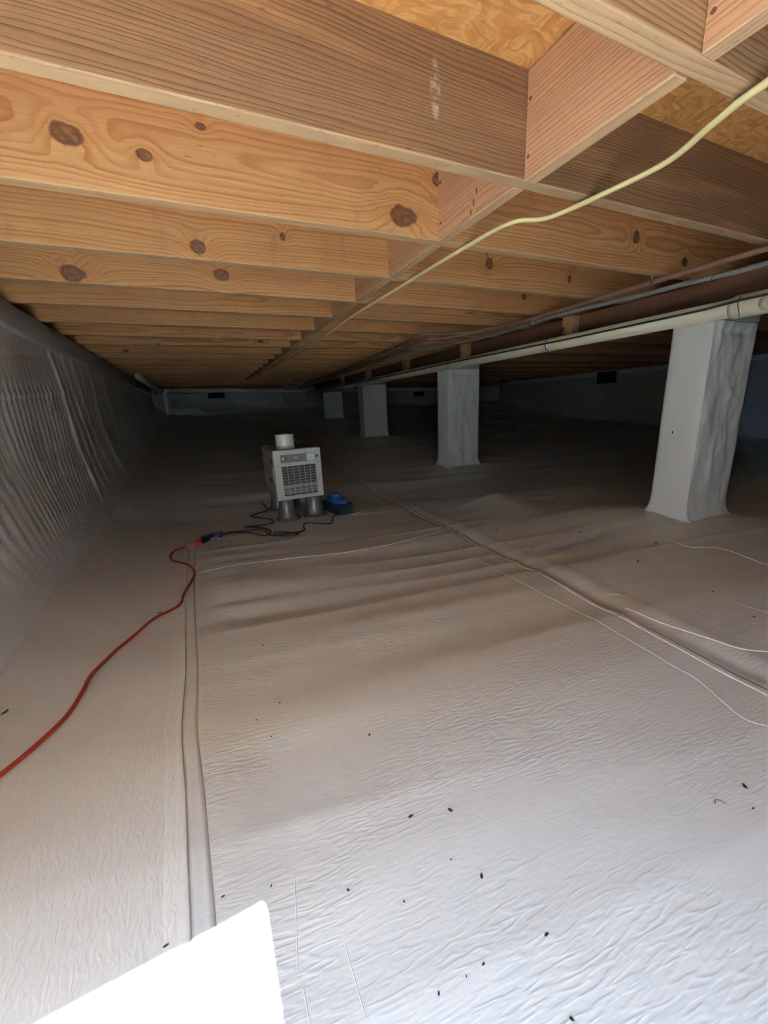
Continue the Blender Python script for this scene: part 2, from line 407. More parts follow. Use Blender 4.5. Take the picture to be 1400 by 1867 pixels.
def strip(name, pts, width, lift, mat, parent, thick=.0015, crown=0.0, prof=None):
    """a narrow strip lying on the floor along a path of (x,y)"""
    pp = spline(pts, 10); n = len(pp); L = []; 
    for i in range(n):
        a = pp[max(i-1, 0)]; b = pp[min(i+1, n-1)]; t = (b-a)/max(1e-9, np.linalg.norm(b-a)); nv = np.array([-t[1], t[0]])
        row = []
        for u, h in prof or ((-.5, -.002), (-.5, thick), (-.2, thick+crown*.8), (0, thick+crown), (.2, thick+crown*.8), (.5, thick), (.5, -.002)):
            q = pp[i]+nv*u*width; row.append((q[0], q[1], fh(q[0], q[1])+lift+h))
        L.append(row)
    return link(name, grid_mesh(name, np.array(L)), mat, parent, smooth_=False)
seamx = [(-.150, 2.5), (-.153, 1.9), (-.150, 1.5), (-.143, 1.2), (-.147, .95), (-.135, .75), (-.128, .6), (-.122, .46), (-.120, .2), (-.12, -.7)]
strip('seam_tape', [(x+.018, y) for x, y in seamx], .034, 0.0, M['floor'], floor, .0005)
strip('seam_lap', [(x-.022, y) for x, y in seamx], .044, 0.0, M['floor'], floor, prof=((.5, -.003), (.5, .0034), (.44, .0040), (.3, .0028), (.0, .0014), (-.3, .0006), (-.5, -.001)))
seam2 = [(1.18, -.7), (1.20, .30), (1.235, .8), (1.27, 1.4), (1.33, 2.2), (1.375, 3.0), (1.42, 4.0), (1.48, 5.4)]
strip('seam_lap', [(x+.012, y) for x, y in seam2], .028, 0.0, M['floor'], floor, .0012)

# pixel paths of the raised creases were unprojected to floor coordinates (x, y)
CR = [
 [(-0.187, 2.012), (-0.11, 2.025), (0.082, 2.01), (0.339, 1.959), (0.59, 1.894), (0.84, 1.875), (1.146, 1.91), (1.349, 1.919)],
 [(1.314, 0.806), (1.319, 0.694), (1.345, 0.562), (1.367, 0.488), (1.424, 0.447)],
 [(1.204, 1.766), (1.143, 1.303), (1.133, 1.077), (1.15, 0.894), (1.138, 0.696), (1.124, 0.54), (1.12, 0.469), (1.067, 0.355), (1.08, 0.309)],
 [(1.556, 1.623), (1.782, 1.747), (2.04, 1.883)],
 [(2.132, 1.216), (2.078, 1.024), (2.199, 0.932), (2.161, 0.741)],
 [(2.39, 1.934), (2.15, 1.578), (2.059, 1.336)],
 [(1.665, 0.635), (1.685, 0.551)],
 [(0.034, 0.511), (0.023, 0.449), (0.012, 0.393)],
 [(0.081, 0.391), (0.081, 0.347), (0.081, 0.313)],
 [(0.015, 0.374), (0.015, 0.337)],
 [(1.346, 0.907), (1.389, 0.865), (1.377, 0.789)],
 [(-0.606, 3.05), (-0.517, 3.168), (-0.46, 3.348)]
]
for ci, cpts in enumerate(CR):
    if ci in (7, 8, 9):
        strip('crease', cpts, .0018, 0, M['floor'], floor, 0.0, .0003); continue
    if ci in (2, 10):
        strip('crease', cpts, .0035, 0, M['floor'], floor, 0.0, .0012); continue
    strip('crease', cpts, .0055 if cpts[0][1] > .8 else .0035, 0, M['floor'], floor, 0.0, .0028 if cpts[0][1] > .8 else .0012)

# left wall: hanging sheet over the foundation wall
def left_wall():
    ys = axis([(-.85, .9, .05), (.9, 4.2, .0085), (4.2, 9.25, .03)])
    ts = np.linspace(0, 1, 90)
    Y, T = np.meshgrid(ys, ts, indexing='ij')
    zb = floor_h(np.full_like(Y, XL+.08), Y)-.015
    Z = zb+(1.185-zb)*T
    # fan of ripples gathered at a pinch near the floor
    foc = np.exp(-((Y-2.45)/.75)**2)
    Yf = Y + (Y-2.45)*foc*.55*(1-T)**1.5
    env = smooth(.02, .25, T)*(1-smooth(.86, 1.0, T)*.7)
    near = 1-smooth(3.0, 3.25, Y)
    rip = np.sin(2*PI*(Yf/.070+.9*fbm(Yf*1.5, Z*1.2, 3)))*(.5+.9*np.clip(fbm(Y*1.2, Z*2.4, 9)+.45, 0, 1))
    rip2 = fbm(Yf*26, Z*2.2, 12, 2)
    d = .0019*rip*env*(.35+.65*near)*(1-.75*smooth(.74, .8, T)) + .003*rip2*env + .030*fbm(Y*1.3, Z*1.5, 30)*env
    # flat band across the middle, and two long creases
    for (ya, za, yb, zb2, a) in ((1.2, .80, 3.1, .93, .0045), (1.2, .90, 3.05, 1.13, -.005)):
        zl = za+(zb2-za)*(Y-ya)/(yb-ya); d += a*np.exp(-((Z-zl)/.012)**2)*near
    # deep pleats where the two sheets lap
    for k, (y0, sl, a, wd) in enumerate(((3.06, .10, .013, .022), (3.17, .20, -.010, .035), (3.30, .30, .012, .03), (3.50, .42, .010, .05), (3.95, .3, .010, .06), (4.5, .25, .010, .07))):
        yc = y0+sl*(1-T); d += a*np.exp(-((Y-yc)/wd)**2)*smooth(.02, .2, T)
    X = XL+d+.09*(1-T)**5+.010*(1-T)
    P = np.stack([X, Y, Z], -1)
    return P
wl = link('wall_left', grid_mesh('wall_left', left_wall()), M['wall_sheet'], smooth_=True)
tag(wl, 'grey plastic sheeting draped in vertical ripples over the foundation wall', kind='structure')
b = MB().box(-1.02, XL-.06, YB-.2, YF+.3, -.2, ZJ)
link('foundation_block', b.mesh(), M['concrete'], wl)
# top band: strips of wrapped sill, lapped
ybs = [(-.8, 1.95), (1.93, 3.85), (3.83, 5.9), (5.88, 9.2)]
for i, (a, bb) in enumerate(ybs):
    yy = np.linspace(a, bb, 70); prof = [(-.10, ZJ-.001), (.012, ZJ-.003), (.018, ZJ-.012), (.016, ZJ-.06), (.020, ZJ-.115), (.014, ZJ-.132), (-.03, ZJ-.135)]
    rows = []
    for q in yy:
        j = .006*float(fbm(q*5, i+.3, 40)); k2 = .010*float(fbm(q*2.1, 7, 41))
        rows.append([(XL+px+j+.002*(i % 2), q, pz+(k2 if n > 3 else 0)) for n, (px, pz) in enumerate(prof)])
    link('sill_band', grid_mesh('sill_band', np.array(rows)), M['band'], wl, smooth_=False)
M2 = MB().box(-.99, -.95, YB, YF+.2, ZJ, ZT); M2.build('rim_board', M['wood_dark'], wl)

# far wall
def far_wall():
    xs = np.linspace(XL-.1, XR+.1, 260); ts = np.linspace(0, 1, 44)
    X, T = np.meshgrid(xs, ts, indexing='ij')
    zb = floor_h(X, np.full_like(X, YF-.03))-.03; Z = zb+(ZJ-.03-zb)*T
    le = 1-smooth(2.2, 3.2, X)
    d = .035*ridge(X*2.2+Z*1.4, Z*2.6-X*.8, 4)*smooth(.05, .3, T)*(1-smooth(.85, 1, T))*(.15+.85*le) + .02*fbm(X*2, Z*3, 6)
    return np.stack([X, YF-d-.05*(1-T)**3, Z], -1)
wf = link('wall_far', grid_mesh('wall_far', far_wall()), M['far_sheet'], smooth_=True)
tag(wf, 'dim crinkled plastic sheet on the far foundation wall', kind='structure')
MB().box(XL-.3, XR+.3, YF+.08, YF+.3, -.2, ZT).build('foundation_block', M['concrete'], wf)
MB().box(XL, XR, YF-.005, YF+.03, ZJ-.03, ZT).build('rim_board', M['wood_dark'], wf)
MB().box(XL+.05, XR, YF-.030, YF+.02, ZJ-.115, ZJ-.03).build('sill_band', M['wood_dark'], wf, bevel=.004)

# right wall
def right_wall():
    ys = np.linspace(YB-.1, YF+.1, 240); ts = np.linspace(0, 1, 30)
    Y, T = np.meshgrid(ys, ts, indexing='ij')
    zb = floor_h(np.full_like(Y, XR-.05), Y)-.03
    zb = zb - .0*Y
    Z = zb+(1.20-zb)*T
    d = .03*fbm(Y*1.2, Z*2, 14)+.012*np.exp(-((Y-5.95-.25*T)/.06)**2)*(T < .8)
    return np.stack([XR-d-.10*(1-T)**3, Y, Z], -1)
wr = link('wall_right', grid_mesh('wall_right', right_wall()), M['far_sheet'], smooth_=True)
tag(wr, 'smooth grey plastic sheet on the long foundation wall behind the piers', kind='structure')
MB().box(XR+.06, XR+.3, YB-.2, YF+.3, -.2, ZT).build('foundation_block', M['concrete'], wr)
MB().box(XR-.012, XR+.07, YB, 5.62, 1.165, 1.255).build('sill_band', M['band'], wr, bevel=.003)
MB().box(XR-.012, XR+.07, 6.14, YF, 1.165, 1.255).build('sill_band', M['band'], wr, bevel=.003)
MB().box(XR+.0, XR+.05, YB, YF, 1.255, ZT).build('rim_board', M['wood_dark'], wr)

# wall behind the camera with the open access door
DX0, DX1, DZ0, DZ1 = -.67, -.022, .12, 1.20
wb = MB()
wb.box(-1.0, DX0, YB-.18, YB, -.2, ZT); wb.box(DX1, XR+.2, YB-.18, YB, -.2, ZT)
wb.box(DX0, DX1, YB-.18, YB, DZ1, ZT); wb.box(DX0, DX1, YB-.18, YB, -.2, DZ0)
wbo = wb.build('wall_back', M['concrete']); tag(wbo, 'foundation wall holding the open access door', kind='structure')
# crawlspace ground outside the door
gd = MB().box(-12, 12, -9, YB-.19, -.1, .05).build('ground', M['ground']); tag(gd, 'dry grassy ground outside the access door', kind='structure')

wo = MB().box(-12, 12, -7.4, -7.0, -.1, 5.1).build('wall_sky_blocker', M['sky_blocker']); tag(wo, 'added unseen wall blocking low sky outside the access door', kind='structure')  # added unseen wall, sized to cut low sky light through the door
# ceiling: subfloor panels, joists, blocking, girder
ceil = MB().box(-1.02, XR+.3, YB-.2, YF+.3, ZT+.019, ZT+.06).build('ceiling', M['wood_dark'])
tag(ceil, 'wooden floor framing seen from below, joists under strand board', kind='structure')
xs_ = [-1.0, 1.18, 3.62, 6.06, 8.25]; ys_ = [-.95, .12, 1.34, 2.56, 3.78, 5.0, 6.22, 7.44, 8.66, 9.45]
for i in range(len(xs_)-1):
    for j in range(len(ys_)-1):
        sh = 0
        MB().box(0, xs_[i+1]-xs_[i]-.003, 0, ys_[j+1]-ys_[j]-.003, 0, .018).build('subfloor_panel', M['osb'], ceil, loc=(xs_[i], ys_[j], ZT))

# knots (x along the joist, height above its underside, radius, stretch)
KN = {}
KN[2] = [(-0.174, 0.110, 0.0267, 1.5), (-0.018, 0.096, 0.0165, 1.4), (0.730, 0.057, 0.0349, 1.6), (0.872, 0.184, 0.0260, 1), (0.127, 0.184, 0.0111, 1.5), (1.922, 0.130, 0.0276, 0.9), (2.303, 0.067, 0.0235, 1)]
KN[3] = [(0.100, 0.038, 0.0275, 1.1), (0.414, 0.109, 0.0171, 0.7), (1.427, 0.106, 0.0264, 1), (1.983, 0.081, 0.0215, 0.8)]
KN[4] = [(-0.364, 0.033, 0.0351, 1.5), (0.207, 0.074, 0.0299, 1.3), (2.046, 0.096, 0.0225, 1)]
KN[5] = [(0.823, 0.103, 0.0184, 1.2)]
KN[8] = [(-0.176, -0.005, 0.0163, 1.2), (0.612, 0.043, 0.0178, 1.5)]
KN[9] = [(0.125, -0.021, 0.0236, 1.6), (-0.451, 0.010, 0.0176, 1.3)]
L_JO = (-.93, 2.72)
jm = MB().box(L_JO[0], L_JO[1], 0, JT, 0, JD).mesh('joist', .003, 2)
jr = MB().box(2.45, XR+.03, 0, JT, 0, JD).mesh('joist_far_span', .003, 2)
rng = random.Random(3)
def mat_obj(o, m):
    o.data = o.data if o.data.materials else o.data
    if not o.data.materials: o.data.materials.append(m)
    o.material_slots[0].link = 'OBJECT'; o.material_slots[0].material = m
for k in range(-2, 21):
    y = Y1+(k-1)*JS
    if k <= 1: m = M['wood_near'] if k == 1 else M['wood_edge']
    elif k in KN: m = wood('pine_joist', *( (ORE, ORL) if k % 2 == 0 else ((.50, .28, .125), (.29, .115, .036)) ), knots=KN[k], ring=(.0125, .010, .011)[k % 3], zc=(.03, -.04, .09)[k % 3], stain=(.15, .1, .35, .45)[k % 4])
    else: m = M['wood_orange' if k % 3 else 'wood_orange2']
    o = link('joist', jm, M['wood_orange'], ceil, loc=(0, y, ZJ+rng.uniform(-.003, .003))); mat_obj(o, m)
    o2 = link('joist', jr, M['wood_orange'], ceil, loc=(0, y+JT+.002, ZJ)); mat_obj(o2, M['wood_dark'] if k % 2 else M['wood_orange2'])
XB = .869
bm_ = MB().box(.001, JS-JT-.001, -JT, 0, 0, JD).mesh('blocking', .002, 1)    # local x runs along world +Y
nail = MB().lathe([(0, .001), (.004, .001), (.0045, 0), (.0045, -.002)], 10).mesh('nail')
for k in range(-2, 17):
    y = Y1+(k-1)*JS+JT
    o = link('blocking', bm_, M['wood_pink'], ceil, loc=(XB, y, ZJ+rng.uniform(-.004, .001)), rot=(0, 0, PI/2))
    if k == 1: mat_obj(o, M['wood_mark'])
    # local (x,y) -> world: x_local = +Y, y_local = -X ; block body occupies X from XB to XB+JT
    if k <= 3:
        for (u, zz) in ((.012, .06), (.014, .115), (.012, .165), (JS-JT-.013, .05), (JS-JT-.013, .17)):
            nn = link('nail', nail, M['rust'], o, loc=(u, 0.0005, zz), rot=(-PI/2, 0, 0))
# built-up girder under the joists, over the piers
gi = empty('girder', (2.60, 0, 1.172))
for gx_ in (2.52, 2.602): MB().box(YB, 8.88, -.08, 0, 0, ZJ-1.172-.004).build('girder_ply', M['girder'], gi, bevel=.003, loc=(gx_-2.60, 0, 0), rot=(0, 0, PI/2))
tag(gi, 'doubled wooden girder darkened for shade, lying on the piers under the joists', 'beam')

# ------------------------------------------------------------------ wrapped piers
def pier(i, y0, label, seed, wild):
    x0, wx, wy = PIERX, .405, .20
    root = empty('support_pier', (x0+wx/2, y0+wy/2, fh(x0+wx/2, y0+wy/2)))
    n_f, n_s, n_v = 34, 18, 80
    per = []   # (x, y, nx, ny, face, u)
    rr = .008
    def edge(a, bq, n, nrm, f):
        for q in range(n):
            u = q/n; per.append((a[0]+(bq[0]-a[0])*u, a[1]+(bq[1]-a[1])*u, nrm[0], nrm[1], f, u))
    A = (x0, y0); B = (x0+wx, y0); D = (x0+wx, y0+wy); E = (x0, y0+wy)
    edge(A, B, n_f, (0, -1), 0); edge(B, D, n_s, (1, 0), 1); edge(D, E, n_f, (0, 1), 2); edge(E, A, n_s, (-1, 0), 3)
    per.append(per[0])
    px = np.array([p[0] for p in per]); py = np.array([p[1] for p in per]); nx = np.array([p[2] for p in per]); ny = np.array([p[3] for p in per])
    fc = np.array([p[4] for p in per]); uu = np.array([p[5] for p in per])
    t = np.linspace(0, 1, n_v)
    Uu, T = np.meshgrid(np.arange(len(per)), t, indexing='ij')
    X = px[Uu]; Y = py[Uu]; NX = nx[Uu]; NY = ny[Uu]; Fc = fc[Uu]; U = uu[Uu]
    cen = 4*U*(1-U)
    zb = floor_h(X+NX*.02, Y+NY*.02)-.012
    zt = PIERZ
    Z = zb+(zt-zb)*T
    s = U*(wx if True else 1)
    front = (Fc == 0)*1.0; side = (Fc == 3)*1.0
    wr_ = ridge(U*3.2+Z*1.1, Z*4.0-U*1.3, seed)*.55+ridge(U*2.0-Z*1.6, Z*5.5+U, seed+3)*.45+.6*fbm(U*7, Z*9, seed+5)
    d = front*cen**.5*wild*wr_*.011 + side*cen**.5*.0022*fbm(U*2, Z*4, seed+9) + .002*fbm(U*3+Fc*7, Z*3, seed+11)
    d += front*.006*np.exp(-((U-.10-.25*(1-T))/.035)**2)*smooth(.72, .95, T)*wild
    d += front*(-.010)*np.exp(-((T-.955)/.018)**2)*wild*cen
    # flare of the wrap onto the floor
    fl = np.exp(-(Z-zb)/.030)
    d += .030*fl
    # corner tails at the foot
    X2 = X+NX*d; Y2 = Y+NY*d
    cx = np.where(np.abs(X-x0) < .012, -1, np.where(np.abs(X-x0-wx) < .012, 1, 0)); cyy = np.where(np.abs(Y-y0) < .012, -1, np.where(np.abs(Y-y0-wy) < .012, 1, 0))
    cm = (np.abs(cx)*np.abs(cyy))
    X2 = X2+cm*cx*.02*fl+cm*(-cx)*.002; Y2 = Y2+cm*cyy*.02*fl+cm*(-cyy)*.002
    w_ = link('plastic_wrap', grid_mesh('plastic_wrap', np.stack([X2, Y2, Z], -1)), M['pier_sheet'], None, smooth_=False)
    me = w_.data
    me.polygons.foreach_set('use_smooth', [True]*len(me.polygons))
    # bring under the root, keep world place
    off = Vector(root.location); me.transform(Matrix.Translation(-off)); w_.parent = root
    # folded-over top of the wrap
    tp = MB().box(x0+.004, x0+wx-.004, y0+.004, y0+wy-.004, zt-.012, zt+.004); m_ = tp.mesh('wrap_top', .002); m_.transform(Matrix.Translation(-off))
    link('wrap_top', m_, M['pier_sheet'], root)
    cp_ = MB().box(x0+.006, x0+wx-.002, y0-.002, y0+wy+.004, zt+.005, 1.171); m_ = cp_.mesh('cap_block', .004); m_.transform(Matrix.Translation(-off))
    link('cap_block', m_, M['concrete'], root)
    cr = MB().box(x0+.03, x0+wx-.03, y0+.03, y0+wy-.03, fh(x0+.2, y0+.1)-.03, zt-.015); m_ = cr.mesh('pier_core'); m_.transform(Matrix.Translation(-off))
    link('pier_core', m_, M['concrete'], root)
    tag(root, label, 'pier', 'wrapped piers under the girder')
pier(0, PIERS[0][0], 'tall white plastic-wrapped pier with crumpled front under the pipe tee', 100, 1.5)
pier(1, PIERS[1][0], 'plastic-wrapped pier with a diagonal crease, second along the girder from the pipe tee', 140, 1.1)
pier(2, PIERS[2][0], 'dim smooth wrapped pier, third along the girder from the pipe tee', 180, .3)
pier(3, PIERS[3][0], 'small dark wrapped pier at the far end of the girder by the far pipe', 220, .2)

# ------------------------------------------------------------------ main drain pipe and hangers
PX, PR = 2.335, .0415
def pz(y): return 1.116-.0015*(y-1.0)
dp = empty('drain_pipe', (PX, 1.0, pz(1.0)))
def ch(name, mb, mat, parent, off, smooth_=True, bevel=0):
    me = mb.mesh(name, bevel); me.transform(Matrix.Translation(-Vector(off))); return link(name, me, mat, parent, smooth_=smooth_)
O = dp.location
ch('pipe', MB().tube([(PX, 1.02, pz(1.02)), (PX, 3, pz(3)), (PX, 6, pz(6)), (PX, 8.94, pz(8.94))], PR, 24), M['pvc'], dp, O)
ch('coupling', MB().tube([(PX, y, pz(y)) for y in (.72, .74, 1.10, 1.12)], [PR, PR+.009, PR+.009, PR+.002], 24), M['pvc'], dp, O)
ch('pipe', MB().tube([(PX, y, pz(y)) for y in (-.78, .74)], PR, 24), M['pvc'], dp, O)
# tee branch pointing at the room, with a banded clear-grey rubber sleeve
ch('tee_branch', MB().tube([(PX-.012, .995, pz(1)-.004), (PX-.052, .93, pz(1)-.010)], .036, 20), M['pvc'], dp, O)
ch('rubber_sleeve', MB().tube([(PX-.048, .936, pz(1)-.0095), (PX-.092, .865, pz(1)-.016)], .040, 20), M['pvc_grey'], dp, O)
ch('hose_clamp', MB().tube([(PX-.064, .910, pz(1)-.012), (PX-.073, .896, pz(1)-.0135)], .0425, 20), M['metal'], dp, O)
ch('branch_pipe', MB().tube([(PX-.09, .868, pz(1)-.016), (PX-.22, .65, pz(1)-.03)], .032, 16), M['pvc'], dp, O)
ch('ink_mark', MB().tube([(PX+(PR+.0095)*math.cos(a), 1.075+.004*math.sin(3*a), pz(1.07)+(PR+.0095)*math.sin(a)) for a in np.linspace(PI*.72, PI*1.38, 14)], .0016, 5), M['dark'], dp, O)
tag(dp, 'long cream plastic drain pipe hung along the tops of the piers', 'pipe')
for i, y in enumerate((2.15, 3.37, 4.59, 5.81, 7.03)):
    h = empty('pipe_hanger', (2.50, y, ZJ)); O2 = h.location
    ch('wood_block', MB().box(2.455, 2.519, y-.045, y+.045, 1.172, ZJ-.005), M['wood_block'], h, O2, False, .002)
    ang = np.linspace(PI*.35, PI*1.55, 16)
    yy = y+.03
    st = [(2.4535, yy, 1.235), (2.452, yy, 1.18)] + [(PX+(PR+.0015)*math.cos(a), yy, pz(yy)+(PR+.0015)*math.sin(a)) for a in ang]
    rows = [[(p[0], p[1]-.009, p[2]), (p[0], p[1]+.009, p[2])] for p in st]
    so_ = link('strap', grid_mesh('strap', np.array(rows)-np.array(O2)), M['metal'], h)
    md = so_.modifiers.new('thick', 'SOLIDIFY'); md.thickness = .0012
    ch('strap_screw', MB().lathe([(0, .004), (.005, .003), (.006, 0)], 10).tube([(2.453, yy, 1.215), (2.449, yy, 1.215)], .005, 8), M['rust'], h, (0, 0, 0)).location = -Vector(O2)
    tag(h, ('wooden hanger block and metal strap on the drain pipe, nearest the pipe tee',
            'wooden hanger block and strap on the drain pipe just before the second pier',
            'wooden hanger block and strap on the drain pipe between second and third piers',
            'wooden hanger block and strap on the drain pipe over the third pier',
            'dim wooden hanger block and strap on the drain pipe past the third pier')[i], 'pipe hanger', 'hangers along the drain pipe')
# fix: lathe stub above was only used for its head; remove stray geometry far from the hangers
for o in list(C.objects):
    if o.name.startswith('strap_screw'):
        me = o.data; bm = bmesh.new(); bm.from_mesh(me)
        bmesh.ops.delete(bm, geom=[v for v in bm.verts if v.co.x < 1], context='VERTS'); bm.to_mesh(me); bm.free()

# black cable clipped along the drain pipe
cpts = [(PX-PR-.0065-.003*abs(math.sin(y*1.7)), y, pz(y)+.010+.003*math.sin(y*2.3)) for y in np.linspace(.5, 8.8, 60)]
for i, q in enumerate(cpts):
    if q[1] < 1.13: cpts[i] = (q[0]-.0095, q[1], q[2]+.006)
tag(MB().tube(cpts, .0055, 8).build('pipe_cable', M['black'], smooth_=True), 'thin black cable running along the side of the cream drain pipe', 'cable')

# far pipe along the far wall with the turn along the left wall
fp = empty('drain_pipe', (-.45, 9.02, 1.25)); O = fp.location
def fz(x): return 1.250-.0205*(x+.43)
ch('pipe', MB().tube([(-.43, 9.02, fz(-.43)), (2, 9.02, fz(2)), (6.6, 9.02, fz(6.6))], .042, 16), M['far_pipe'], fp, O)
ch('elbow', MB().tube(spline([(-.38, 9.02, fz(-.38)), (-.50, 9.0, 1.249), (-.56, 8.9, 1.249)], 5), .050, 16), M['far_pipe'], fp, O)
ch('pipe', MB().tube([(-.557, 8.92, 1.249), (-.56, 6.5, 1.254), (-.565, 5.9, 1.256)], .038, 16), M['far_pipe'], fp, O)
for xc in (.25, 1.25, 2.9): ch('coupling', MB().tube([(xc, 9.02, fz(xc)), (xc+.12, 9.02, fz(xc+.12))], .049, 16), M['far_pipe'], fp, O)
ch('down_pipe', MB().tube([(-.47, 9.0, 1.25), (-.47, 9.0, .80)], .040, 14), M['far_pipe'], fp, O)
tag(fp, 'grey drain pipe running along the far wall and turning at the corner', 'pipe')
wc = spline([(.9, 8.955, 1.258), (1.4, 8.95, 1.225), (2.2, 8.95, 1.195), (2.9, 8.95, 1.21), (3.3, 8.93, 1.235)], 8)
tag(MB().tube(wc, .006, 6).build('sagging_cable', M['black'], smooth_=True), 'black cable sagging in front of the far grey pipe', 'cable')
hw = spline([(1.62, 7.2, 1.30), (1.45, 7.2, 1.20), (1.62, 7.18, 1.17), (1.80, 7.15, 1.22), (1.86, 7.12, 1.303)], 8)
tag(MB().tube(hw, .006, 6).build('wire_loop', M['pvc_grey'], smooth_=True), 'loose pale wire loop hanging from the joists before the far wall', 'wire')

# supply pipes under the joists
def pipe_thing(name, pts, r, mat, label, cat='pipe', clips=()):
    e = empty(name, pts[0]); O = e.location
    ch('tube', MB().tube(spline(pts, 6), r, 12), mat, e, O)
    for y in clips:
        i = min(range(len(pts)-1), key=lambda q: abs((pts[q][1]+pts[q+1][1])/2-y)); a, bq = pts[i], pts[i+1]
        t = (y-a[1])/(bq[1]-a[1]) if bq[1] != a[1] else 0; x = a[0]+(bq[0]-a[0])*t; z = a[2]+(bq[2]-a[2])*t
        st = [(x-r-.002, ZJ-.005), (x-r-.002, z)] + [(x+(r+.002)*math.cos(an), z+(r+.002)*math.sin(an)) for an in np.linspace(PI, 2*PI, 9)] + [(x+r+.002, ZJ-.005)]
        rows = np.array([[(p[0], y-.006, p[1]), (p[0], y+.006, p[1])] for p in st])-np.array(O)
        link('pipe_clip', grid_mesh('pipe_clip', rows), M['metal'], e)
    return tag(e, label, cat)
pipe_thing('water_pipe', [(2.08, -.7, 1.27), (2.09, .9, 1.27), (2.10, 1.5, 1.27), (2.115, 2.0, 1.268), (2.09, 2.3, 1.266), (2.03, 2.58, 1.265), (1.86, 2.70, 1.265), (1.66, 2.78, 1.265), (1.66, 2.95, 1.262), (1.71, 3.36, 1.258), (1.80, 4.38, 1.254), (1.95, 6.1, 1.25), (2.05, 8.8, 1.25)], .0125, M['copper'], 'dull copper brown water pipe under the joists that jogs sideways', clips=(1.35, 3.39, 5.02))
pipe_thing('water_pipe', [(2.30, -.7, 1.255), (2.25, .98, 1.25), (2.225, 1.2, 1.25), (2.20, 1.5, 1.25), (2.15, 1.85, 1.252), (2.16, 2.1, 1.252), (2.19, 2.6, 1.25), (2.14, 3.0, 1.25), (1.95, 3.6, 1.25), (1.99, 4.3, 1.25), (2.03, 5.3, 1.25), (2.12, 6.6, 1.25), (2.2, 8.8, 1.25)], .0125, M['blue_pipe'], 'grey blue water pipe running under the joists beside the drain pipe', clips=(2.17, 3.79))
pipe_thing('water_pipe', [(2.15, 2.62, 1.285), (1.95, 2.86, 1.268), (1.80, 3.0, 1.262), (1.84, 3.4, 1.256), (1.93, 4.3, 1.25), (2.0, 5.6, 1.25), (2.1, 8.8, 1.25)], .0125, M['copper'], 'dark copper pipe starting at the jog and running beside the others', clips=(3.79,))

# yellow cable
yc_ = [(1.00, -.6, 1.295), (1.00, .25, 1.285), (1.02, .493, 1.28), (1.054, .593, 1.28), (1.105, .711, 1.28), (1.10, .857, 1.282), (1.07, 1.035, 1.285), (.985, 1.103, 1.286), (.972, 1.314, 1.290), (.965, 1.709, 1.290), (.95, 2.439, 1.287), (.985, 3.217, 1.288), (.96, 4.0, 1.290), (.98, 5.0, 1.29), (.94, 6.4, 1.29)]
tag(MB().tube(spline(yc_, 8), .0095, 10, flat=.7).build('electrical_cable', M['yellow'], smooth_=True), 'loose yellow electrical cable slung under the joists by the blocking', 'cable')

# ------------------------------------------------------------------ vents
def vent(loc, rz, wv, hv, label):
    e = empty('foundation_vent', loc, rz)
    MB().box(-wv/2, wv/2, -.004, .03, 0, hv).build('opening', M['dark'], e)
    f = MB()
    for (a, b2, c2, d2) in ((-wv/2-.014, wv/2+.014, -.014, .002), (-wv/2-.014, wv/2+.014, hv-.002, hv+.014), (-wv/2-.014, -wv/2+.002, 0, hv), (wv/2-.002, wv/2+.014, 0, hv)): f.box(a, b2, -.012, .02, c2, d2)
    f.build('frame', M['band'], e)
    for q in range(4): MB().box(-wv/2, wv/2, -.007, -.003, hv*(q+.6)/4.5, hv*(q+.6)/4.5+.006).build('louvre', M['dark'], e, rot=None)
    tag(e, label, 'vent', 'foundation vents')
vent((.46, YF-.055, 1.075), 0, .33, .12, 'small dark vent high in the far wall near the corner pipe')
vent((5.3, YF-.055, .955), 0, .32, .13, 'small dark vent in the far wall seen between second and third piers')
vent((XR-.03, 5.88, 1.00), -PI/2, .46, .245, 'dark square vent opening in the right wall below the joists')

# ------------------------------------------------------------------ dehumidifier on upturned cups
DZ = .155; dz0 = max(fh(.49, 2.77), fh(.69, 2.76))+DZ
dh = empty('dehumidifier', (.43, 2.70, dz0), math.radians(0.5))
W, H, D = .325, .342, .50
MB().box(.003, W-.003, .016, D, 0, H-.003).build('cabinet', M['side_paint'], dh, bevel=.004, seg=2)
tl = MB()
for (a, b2, c2, d2) in ((.01, W-.01, .03, .045), (.01, W-.01, D-.02, D-.005), (.01, .022, .03, D-.01), (W-.022, W-.01, .03, D-.01)): tl.box(a, b2, c2, d2, H-.003, H+.004)
tl.build('top_lip', M['side_paint'], dh)
# front panel: frame around the grille
gx0, gx1, gz0, gz1 = .047, W-.040, .026, .232
fpn = MB().box(0, W, 0, .016, gz1, H).box(0, W, 0, .016, 0, gz0).box(0, gx0, 0, .016, gz0, gz1).box(gx1, W, 0, .016, gz0, gz1)
fpo = fpn.build('front_panel', M['white_paint'], dh)
MB().box(gx0, gx1, .0160, .0165, gz0, gz1).build('filter_screen', M['dark'], dh)
MB().box(gx0, gx1, .0140, .0162, gz0+.008, gz0+.055).build('coil_tray', M['coil'], dh)
gr = MB()
for i in range(1, 6): x = gx0+(gx1-gx0)*i/6; gr.box(x-.0016, x+.0016, .002, .006, gz0, gz1)
for i in range(1, 11): z = gz0+(gz1-gz0)*i/11; gr.box(gx0, gx1, .004, .008, z-.0014, z+.0014)
gr.box(gx0, gx1, .003, .010, gz0+.062, gz0+.069)
gr.build('grille', M['white_paint'], fpo)
cpn = MB().box(.045, W-.038, -.0022, .001, .256, .311).build('control_panel', M['panel_grey'], dh, bevel=.001)
MB().box(W-.100, W-.043, -.0032, -.002, .260, .307).build('white_sticker', M['label_white'], cpn)
